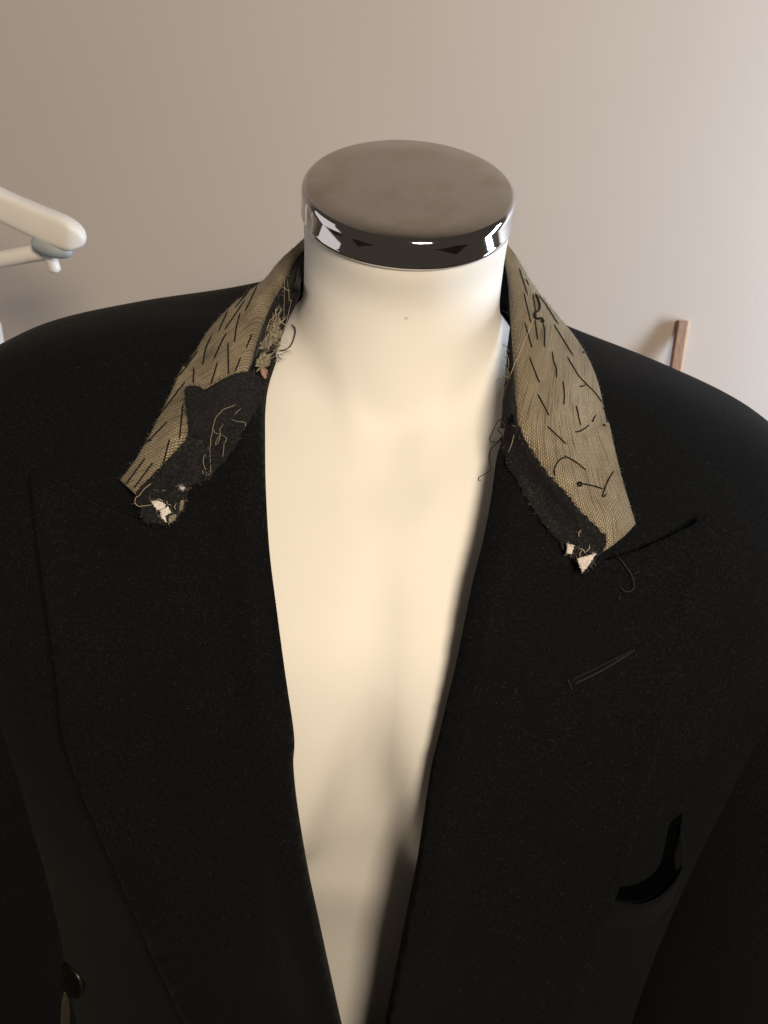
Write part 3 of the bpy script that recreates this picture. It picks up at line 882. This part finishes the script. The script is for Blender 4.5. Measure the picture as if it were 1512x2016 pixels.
# pale threads on the felt patch and the collar end
for k, q in enumerate([[(795, 1165), (720, 1190), (660, 1250), (640, 1340), (630, 1480), (637, 1605)], [(825, 1190), (795, 1215), (785, 1232)], [(715, 1285), (690, 1320), (700, 1350), (680, 1375), (664, 1425), (690, 1390), (696, 1350), (660, 1340), (645, 1310)],
        [(765, 1255), (800, 1270), (855, 1280), (848, 1308)], [(725, 1405), (713, 1500)], [(612, 1470), (590, 1520), (608, 1600), (600, 1645)], [(585, 1580), (600, 1615), (640, 1605)], [(700, 1350), (740, 1380), (725, 1410)]]):
    loose(Z1(q), 'pale_thread', 0.000095, 0.0008, 0.0003, seed=60 + k)
loose(Z1([(250, 1660), (200, 1700), (165, 1745), (150, 1780), (165, 1808), (200, 1815), (258, 1810)]), 'pale_thread', 0.00014, 0.0008, 0.0002, seed=70)
for k in range(16):
    cx, cy = rr.uniform(300, 480), rr.uniform(1690, 1880); pts = [(cx, cy)]; ang = rr.uniform(0, 6.28)
    for j in range(3):
        ang += rr.uniform(-0.9, 0.9); pts.append((pts[-1][0] + math.cos(ang) * rr.uniform(8, 26), pts[-1][1] + math.sin(ang) * rr.uniform(8, 26)))
    loose(Z1(pts), rr.choice(['pale_thread', 'stitch', 'grey_thread']), rr.uniform(0.00008, 0.00016), 0.001, 0.0006, seed=80 + k)
for k in range(10):
    t = rr.random(); cx, cy = 1130 + rr.uniform(-16, 30), 1060 + rr.uniform(-20, 50); ang = rr.uniform(0, 6.28)
    pts = [(cx, cy), (cx + math.cos(ang) * 7, cy + math.sin(ang) * 7), (cx + math.cos(ang + 0.6) * 15, cy + math.sin(ang + 0.6) * 15)]
    loose(pts, rr.choice(['pale_thread', 'stitch', 'grey_thread']), 0.00018, 0.001, 0.0006, seed=100 + k)
M['dark_thread'] = simple('dark_grey_thread', (0.016, 0.016, 0.017), 0.8)
loose([(1205, 1085), (1228, 1112), (1243, 1135), (1246, 1158), (1230, 1164), (1218, 1156)], 'dark_thread', 0.00030, 0.0015, 0.0008, seed=130)
loose([(1243, 1130), (1250, 1127), (1256, 1122)], 'dark_thread', 0.00026, 0.0015, 0.0008, seed=131)

# ------------------------------------------------------------------ buttonhole on the lapel
bh = tube('buttonhole', lay([(1125, 1338), (1185, 1309), (1247, 1279)], 5, 0.0004, [B_lr]), 0.0008, 'stitch', lapel_r, 8)
M['silk'] = simple('silk_twist', (0.011, 0.011, 0.012), 0.6, var=0.4, scale=900, spec=0.2)
tube('buttonhole', lay([(1130, 1347), (1188, 1318), (1251, 1279)], 5, 0.0001, [B_lr]), 0.0006, 'silk', lapel_r, 8)
tube('bar_tack', lay([(1116, 1337), (1122, 1348), (1126, 1361)], 4, 0.0006, [B_lr]), 0.0006, 'silk', lapel_r, 8)
for k in range(26):
    t = k / 25; a = (1125 + 122 * t, 1338 - 59 * t)
    tube('buttonhole_stitch', lay([(a[0] - 1.5, a[1] - 3.5), (a[0] + 1.5 , a[1] + 2.5)], 3, 0.0009, [B_lr]), 0.00022, 'silk', lapel_r, 4)

# ------------------------------------------------------------------ breast pocket: a welt that gapes away from the chest
low = [(1165, 1764), (1233, 1771), (1264, 1768), (1294, 1752), (1319, 1727), (1336, 1698), (1340, 1664), (1338, 1631), (1345, 1602)]
upp = [(1165, 1752), (1239, 1744), (1276, 1729), (1300, 1702), (1310, 1665), (1320, 1622), (1345, 1600)]
NW = 40; lw = catmull(low, NW); V = []; F = []
for i in range(NW):
    t = i / (NW - 1)
    for k in range(10):
        u = k / 9
        px = lw[i, 0] + u * (8 - 22 * t); py = lw[i, 1] + u * (92 - 10 * t)
        g = 0.0036 * math.sin(math.pi * min(1, t * 1.02)) ** 0.7 * (1 - u) ** 1.6
        h = hit(B_body, px, py, 0.0012 - 0.004 * u * u + g)
        V.append(h if h is not None else at(px, py, -0.15))
for i in range(NW - 1):
    for k in range(9): F.append((i * 10 + k, i * 10 + k + 1, (i + 1) * 10 + k + 1, (i + 1) * 10 + k))
if (V[1] - V[0]).cross(V[10] - V[0]).dot(EYE - V[0]) < 0: F = [f[::-1] for f in F]
welt = mesh_obj('pocket_welt', V, F, 'wool', jacket); solidify(welt, 0.0012)
welt['label'] = 'breast pocket welt gaping away from the chest'
mouth = np.vstack([catmull(low, 30) + np.array([1.0, 5.0]) * np.sin(np.linspace(0, np.pi, 30))[:, None], catmull(upp, 30)[::-1]])
M['pocket'] = simple('pocket_shade', (0.0016, 0.0017, 0.0020), 1.0, spec=0.0)
drape('pocket_mouth_shade', [tuple(p) for p in mouth[:-1]], 7, 'pocket', jacket, 0.0009, 0, [B_body], wrinkle=0.0, relax=0)  # near-black sheet on the body: shade inside the pocket opening, put into its colour

# ------------------------------------------------------------------ button and the tape end below it
bc = near_hit([B_body, B_sl], 142, 1928, 0.0)
bn = (EYE - bc).normalized()
long_ax = (at(163, 1970, bc.y) - at(107, 1885, bc.y)).normalized()
long_ax = (long_ax - bn * long_ax.dot(bn)).normalized(); short_ax = bn.cross(long_ax)
ax_n = (bn * 0.42 - short_ax * 0.90 * (1 if short_ax.x > 0 else -1)).normalized()
u_ax = long_ax; v_ax = ax_n.cross(u_ax)
prof_b = [(0.0, 0.0016), (0.006, 0.0017), (0.0100, 0.0022), (0.0125, 0.0032), (0.0140, 0.0030), (0.0148, 0.0018), (0.0148, 0.0002), (0.0130, -0.0014), (0.0060, -0.0022), (0.0, -0.0024)]
V = []; F = []; nsb = 48; ctr = bc + bn * 0.010
for r, h in prof_b:
    for i in range(nsb):
        a = 2 * math.pi * i / nsb
        V.append(ctr + u_ax * (r * math.cos(a)) + v_ax * (r * math.sin(a)) + ax_n * h)
for k in range(len(prof_b) - 1):
    for i in range(nsb):
        j = (i + 1) % nsb; F.append((k * nsb + i, (k + 1) * nsb + i, (k + 1) * nsb + j, k * nsb + j))
btn = mesh_obj('button', V, F, 'button', jacket)
tube('button_shank', [ctr - ax_n * 0.001, ctr - ax_n * 0.006 - bn * 0.004, bc - bn * 0.002], 0.0016, 'stitch', btn, 8)
tape = [(128, 1952), (137, 1968), (138, 2000), (136, 2070), (120, 2070), (120, 2000), (124, 1965)]
drape('tape_end', ragged(tape, 5, 0.8, 31.0), 6, 'olive', jacket, 0.004, 0.0008, [B_body, B_sl], wrinkle=0.001, relax=6)

# ------------------------------------------------------------------ lint and fuzz on the wool: uncountable
def fuzz(name, src, count, m, parent, length, rad, front_only=True, seed=0):
    r = np.random.default_rng(seed)
    me = src.data; me.calc_loop_triangles()
    nv = len(me.vertices); co = np.empty(nv * 3, np.float32); me.vertices.foreach_get('co', co); co = co.reshape(-1, 3)
    tri = np.empty(len(me.loop_triangles) * 3, np.int32); me.loop_triangles.foreach_get('vertices', tri); tri = tri.reshape(-1, 3)
    A, B, C = co[tri[:, 0]], co[tri[:, 1]], co[tri[:, 2]]
    N = np.cross(B - A, C - A); ar = np.linalg.norm(N, axis=1); N = N / np.maximum(ar, 1e-12)[:, None]
    ctr = (A + B + C) / 3
    ok = (ctr[:, 1] < 0.06) & (ctr[:, 2] > H - 0.70) if front_only else ar > 0
    w = ar * ok; w = w / w.sum()
    V = []; F = []
    for t in r.choice(len(tri), count, p=w):
        a, b = r.random(2)
        if a + b > 1: a, b = 1 - a, 1 - b
        p = Vector(A[t] + (B[t] - A[t]) * a + (C[t] - A[t]) * b); n = Vector(N[t])
        if n.dot(EYE - p) < 0: n = -n
        d = Vector(r.normal(size=3)); d = (d - n * d.dot(n) * 0.75).normalized()
        l = length * r.uniform(0.3, 1.3) * (2.2 if r.random() < 0.05 else 1); cur = Vector(r.normal(size=3)) * l * 0.25
        q = p + n * 0.00015
        pts = [q, q + d * l * 0.5 + cur * 0.6 + n * 0.0003, q + d * l + n * 0.0001]
        vv, ff = tube_data(pts, rad * r.uniform(0.6, 1.3), 3, True)
        o = len(V); V += vv; F += [tuple(i + o for i in f) for f in ff]
    return mesh_obj(name, V, F, m, parent, kind='stuff')
fuzz('lint', lapel_l, 900, 'grey_thread', lapel_l, 0.0016, 0.000045, seed=1)
fuzz('lint', lapel_r, 1300, 'grey_thread', lapel_r, 0.0016, 0.000045, seed=2)
fuzz('lint', body, 2600, 'grey_thread', body, 0.0014, 0.000045, seed=3)
fuzz('lint', patch, 150, 'grey_thread', patch, 0.0010, 0.00004, seed=4)
fuzz('lint', band, 260, 'grey_thread', band, 0.0016, 0.00005, seed=5)
fuzz('lint', flap, 160, 'grey_thread', flap, 0.0016, 0.00005, seed=6)
M['canvas_fibre'] = simple('canvas_fibre', (0.26, 0.215, 0.15), 0.9, var=0.2)
fuzz('canvas_fibres', collar, 900, 'canvas_fibre', collar, 0.0013, 0.00005, seed=8)

def rim_fray(name, o, count, m, length, rad, seed):
    """yarn ends hanging out of a torn cloth edge"""
    use = {}
    for p in o.data.polygons:
        vs2 = list(p.vertices)
        for a, b in zip(vs2, vs2[1:] + vs2[:1]): use[(min(a, b), max(a, b))] = use.get((min(a, b), max(a, b)), 0) + 1
    ed = [e for e, k in use.items() if k == 1]; r = np.random.default_rng(seed); V = []; F = []
    ctr = sum((v.co for v in o.data.vertices), Vector()) / len(o.data.vertices)
    for k in range(count):
        a, b = ed[r.integers(len(ed))]
        p = o.data.vertices[a].co.lerp(o.data.vertices[b].co, r.random())
        d = ((p - ctr).normalized() * 0.8 + Vector(r.normal(size=3)) * 0.7).normalized(); l = length * r.uniform(0.3, 1.3)
        vv, ff = tube_data([p - d * l * 0.2, p + d * l * 0.5 + Vector(r.normal(size=3)) * l * 0.18, p + d * l], rad * r.uniform(0.6, 1.3), 3, True)
        n0 = len(V); V += vv; F += [tuple(i + n0 for i in f) for f in ff]
    return mesh_obj(name, V, F, m, o, kind='stuff')
M['felt_fibre'] = simple('felt_fibre', (0.014, 0.014, 0.016), 0.9, var=0.5, scale=400, spec=0.1)
for k, o in enumerate((patch, flap, band)):
    rim_fray('rim_fray', o, 420, 'felt_fibre', 0.0026, 0.00009, 40 + k)
    rim_fray('pale_rim_fray', o, 45, 'pale_thread', 0.0022, 0.00005, 50 + k)

# fringe: fibres sticking out along cut edges
def fringe(name, rails, count, m, parent, length, rad, seed):
    r = np.random.default_rng(seed); V = []; F = []
    for k in range(count):
        rl = rails[r.integers(len(rails))]; i = r.integers(len(rl) - 1)
        p = rl[i].lerp(rl[i + 1], r.random())
        d = Vector(r.normal(size=3)).normalized(); l = length * r.uniform(0.3, 1.2)
        vv, ff = tube_data([p, p + d * l * 0.5 + Vector(r.normal(size=3)) * l * 0.15, p + d * l], rad, 3, True)
        o = len(V); V += vv; F += [tuple(i2 + o for i2 in f) for f in ff]
    return mesh_obj(name, V, F, m, parent, kind='stuff')
fringe('cut_edge_fringe', [Lov, Rov], 700, 'canvas_fibre', collar, 0.0018, 0.00006, 5)
fringe('dark_edge_fringe', [Lov, Rov], 260, 'stitch', collar, 0.0022, 0.00008, 6)

# ------------------------------------------------------------------ timber batten leaning on the wall
top_c = at(1345, 631, WALL_Y - 0.006)
batten = empty('timber_batten', (top_c.x - 0.01, WALL_Y - 0.34, 0), 'narrow reddish brown timber batten leaning against the pale wall', 'batten')
foot = Vector((top_c.x + 0.004, WALL_Y - 0.34, 0.0))
ax_z = (top_c - foot).normalized(); ax_x = Vector((0.97, 0.24, 0)).normalized(); ax_x = (ax_x - ax_z * ax_x.dot(ax_z)).normalized(); ax_y = ax_z.cross(ax_x)
wd, th = 0.0088, 0.0042
def batten_box(name, x0, x1, m):
    V = []
    for c in (foot, top_c):
        for a, b in ((x0, -th), (x1, -th), (x1, th), (x0, th)): V.append(c + ax_x * a + ax_y * b)
    F = [(0, 1, 5, 4), (1, 2, 6, 5), (2, 3, 7, 6), (3, 0, 4, 7), (4, 5, 6, 7), (3, 2, 1, 0)]
    o = mesh_obj(name, V, F, m, batten, smooth=False)
    bv = o.modifiers.new('edge', 'BEVEL'); bv.width = 0.0006; bv.segments = 2
    return o
batten_box('board', -wd, wd * 0.62, 'wood')
batten_box('pale_edge', wd * 0.62, wd, 'wood_edge')  # paler strip along the right side of the batten

# ------------------------------------------------------------------ plastic clothes hanger
HY = 0.30
hang_c = at(-330, 330, HY)
hanger = empty('clothes_hanger', (hang_c.x, HY, hang_c.z - 0.10), 'white plastic clothes hanger with a trouser bar beside the shoulder', 'hanger')
def hanger_arm(sx):
    spec = [(-330, 290, 20), (-200, 315, 22), (-90, 356, 24), (0, 402, 25), (70, 434, 27), (115, 453, 28), (138, 464, 26), (152, 471, 21), (160, 476, 14), (165, 480, 5)]
    n = 60; c = catmull(spec, n); V = []; F = []; ns = 24
    mid = at(-330, 300, HY).x
    P = [at(a, b, HY - 0.016 * (i / n) ** 2) for i, (a, b, _) in enumerate(c)]
    for i in range(n):
        t = (P[min(i + 1, n - 1)] - P[max(i - 1, 0)]).normalized()
        ey = Vector((0, 1, 0)); ey = (ey - t * ey.dot(t)).normalized(); ez = t.cross(ey)
        rr_ = c[i, 2] * (P[i] - EYE).length / F_PX
        for k in range(ns):
            a = 2 * math.pi * k / ns; ca, sa = math.cos(a), math.sin(a)
            ca = math.copysign(abs(ca) ** 0.42, ca); sa = math.copysign(abs(sa) ** 0.55, sa)
            p = P[i] + ey * (ca * min(0.011, rr_ * 0.8)) + ez * (sa * rr_)
            V.append((p.x if sx > 0 else 2 * mid - p.x, p.y, p.z))
    for i in range(n - 1):
        for k in range(ns):
            j = (k + 1) % ns; F.append((i * ns + k, i * ns + j, (i + 1) * ns + j, (i + 1) * ns + k))
    F.append(tuple(range(ns))); F.append(tuple((n - 1) * ns + k for k in range(ns)))
    mesh_obj('arm', V, F, 'hanger', hanger)
    return mid
midx = hanger_arm(1); hanger_arm(-1)
a = at(112, 494, HY); b = at(60, 500, HY); c0 = at(0, 511, HY); d0 = at(-330, 566, HY)
path = [a, b, c0, d0]
path = path + [Vector((2 * midx - p.x, p.y, p.z)) for p in path[::-1][1:]]
tube('trouser_bar', [Vector(p) for p in catmull([tuple(p) for p in path], 60)], 0.0080, 'hanger', hanger, 16)
def joint(sx):
    pts = [at(66, 470, HY - 0.012), at(90, 483, HY - 0.012), at(118, 492, HY - 0.012), at(144, 494, HY - 0.012)]
    pts = [Vector((p.x if sx > 0 else 2 * midx - p.x, p.y - 0.002, p.z)) for p in pts]
    tube('bar_joint', [Vector(p) for p in catmull([tuple(p) for p in pts], 14)], [0.005 + 0.0038 * math.sin(math.pi * min(1, 0.15 + k / 15)) for k in range(14)], 'hanger_joint', hanger, 14)
    pts = [at(100, 500, HY), at(106, 518, HY), at(111, 536, HY)]
    pts = [Vector((p.x if sx > 0 else 2 * midx - p.x, p.y - 0.002, p.z)) for p in pts]
    tube('notch_peg', [Vector(p) for p in catmull([tuple(p) for p in pts], 8)], 0.0058, 'hanger', hanger, 14)
joint(1); joint(-1)
top = Vector((midx, HY, at(-330, 300, HY).z))
hk = [top, top + Vector((0, 0, 0.05))] + [top + Vector((0, 0, 0.075)) + Vector((-0.022 * math.cos(t), 0, 0.022 * math.sin(t) + 0.0)) for t in np.linspace(-1.2, 3.4, 16)]
tube('hook', hk, 0.0016, 'steel', hanger, 10, False)

# pale upright at the picture's edge, behind the shoulder
pt = at(-26, 650, 0.50)
post = empty('white_post', (pt.x - 0.02, 0.52, 0), 'pale white upright post behind the black sleeve at the picture edge', 'post')
V, F = [], []
for zz in (0.0, pt.z - 0.004, pt.z):
    e = 0.003 if zz == pt.z else 0.0
    for aa, bb in ((-0.04 + e, 0.50 + e), (-e, 0.50 + e), (-e, 0.54 - e), (-0.04 + e, 0.54 - e)): V.append((pt.x + aa, bb, zz))
for q in (0, 4):
    for k in range(4): F.append((q + k, q + (k + 1) % 4, q + 4 + (k + 1) % 4, q + 4 + k))
F.append((8, 9, 10, 11))
mesh_obj('upright', V, F, 'hanger', post, smooth=False)
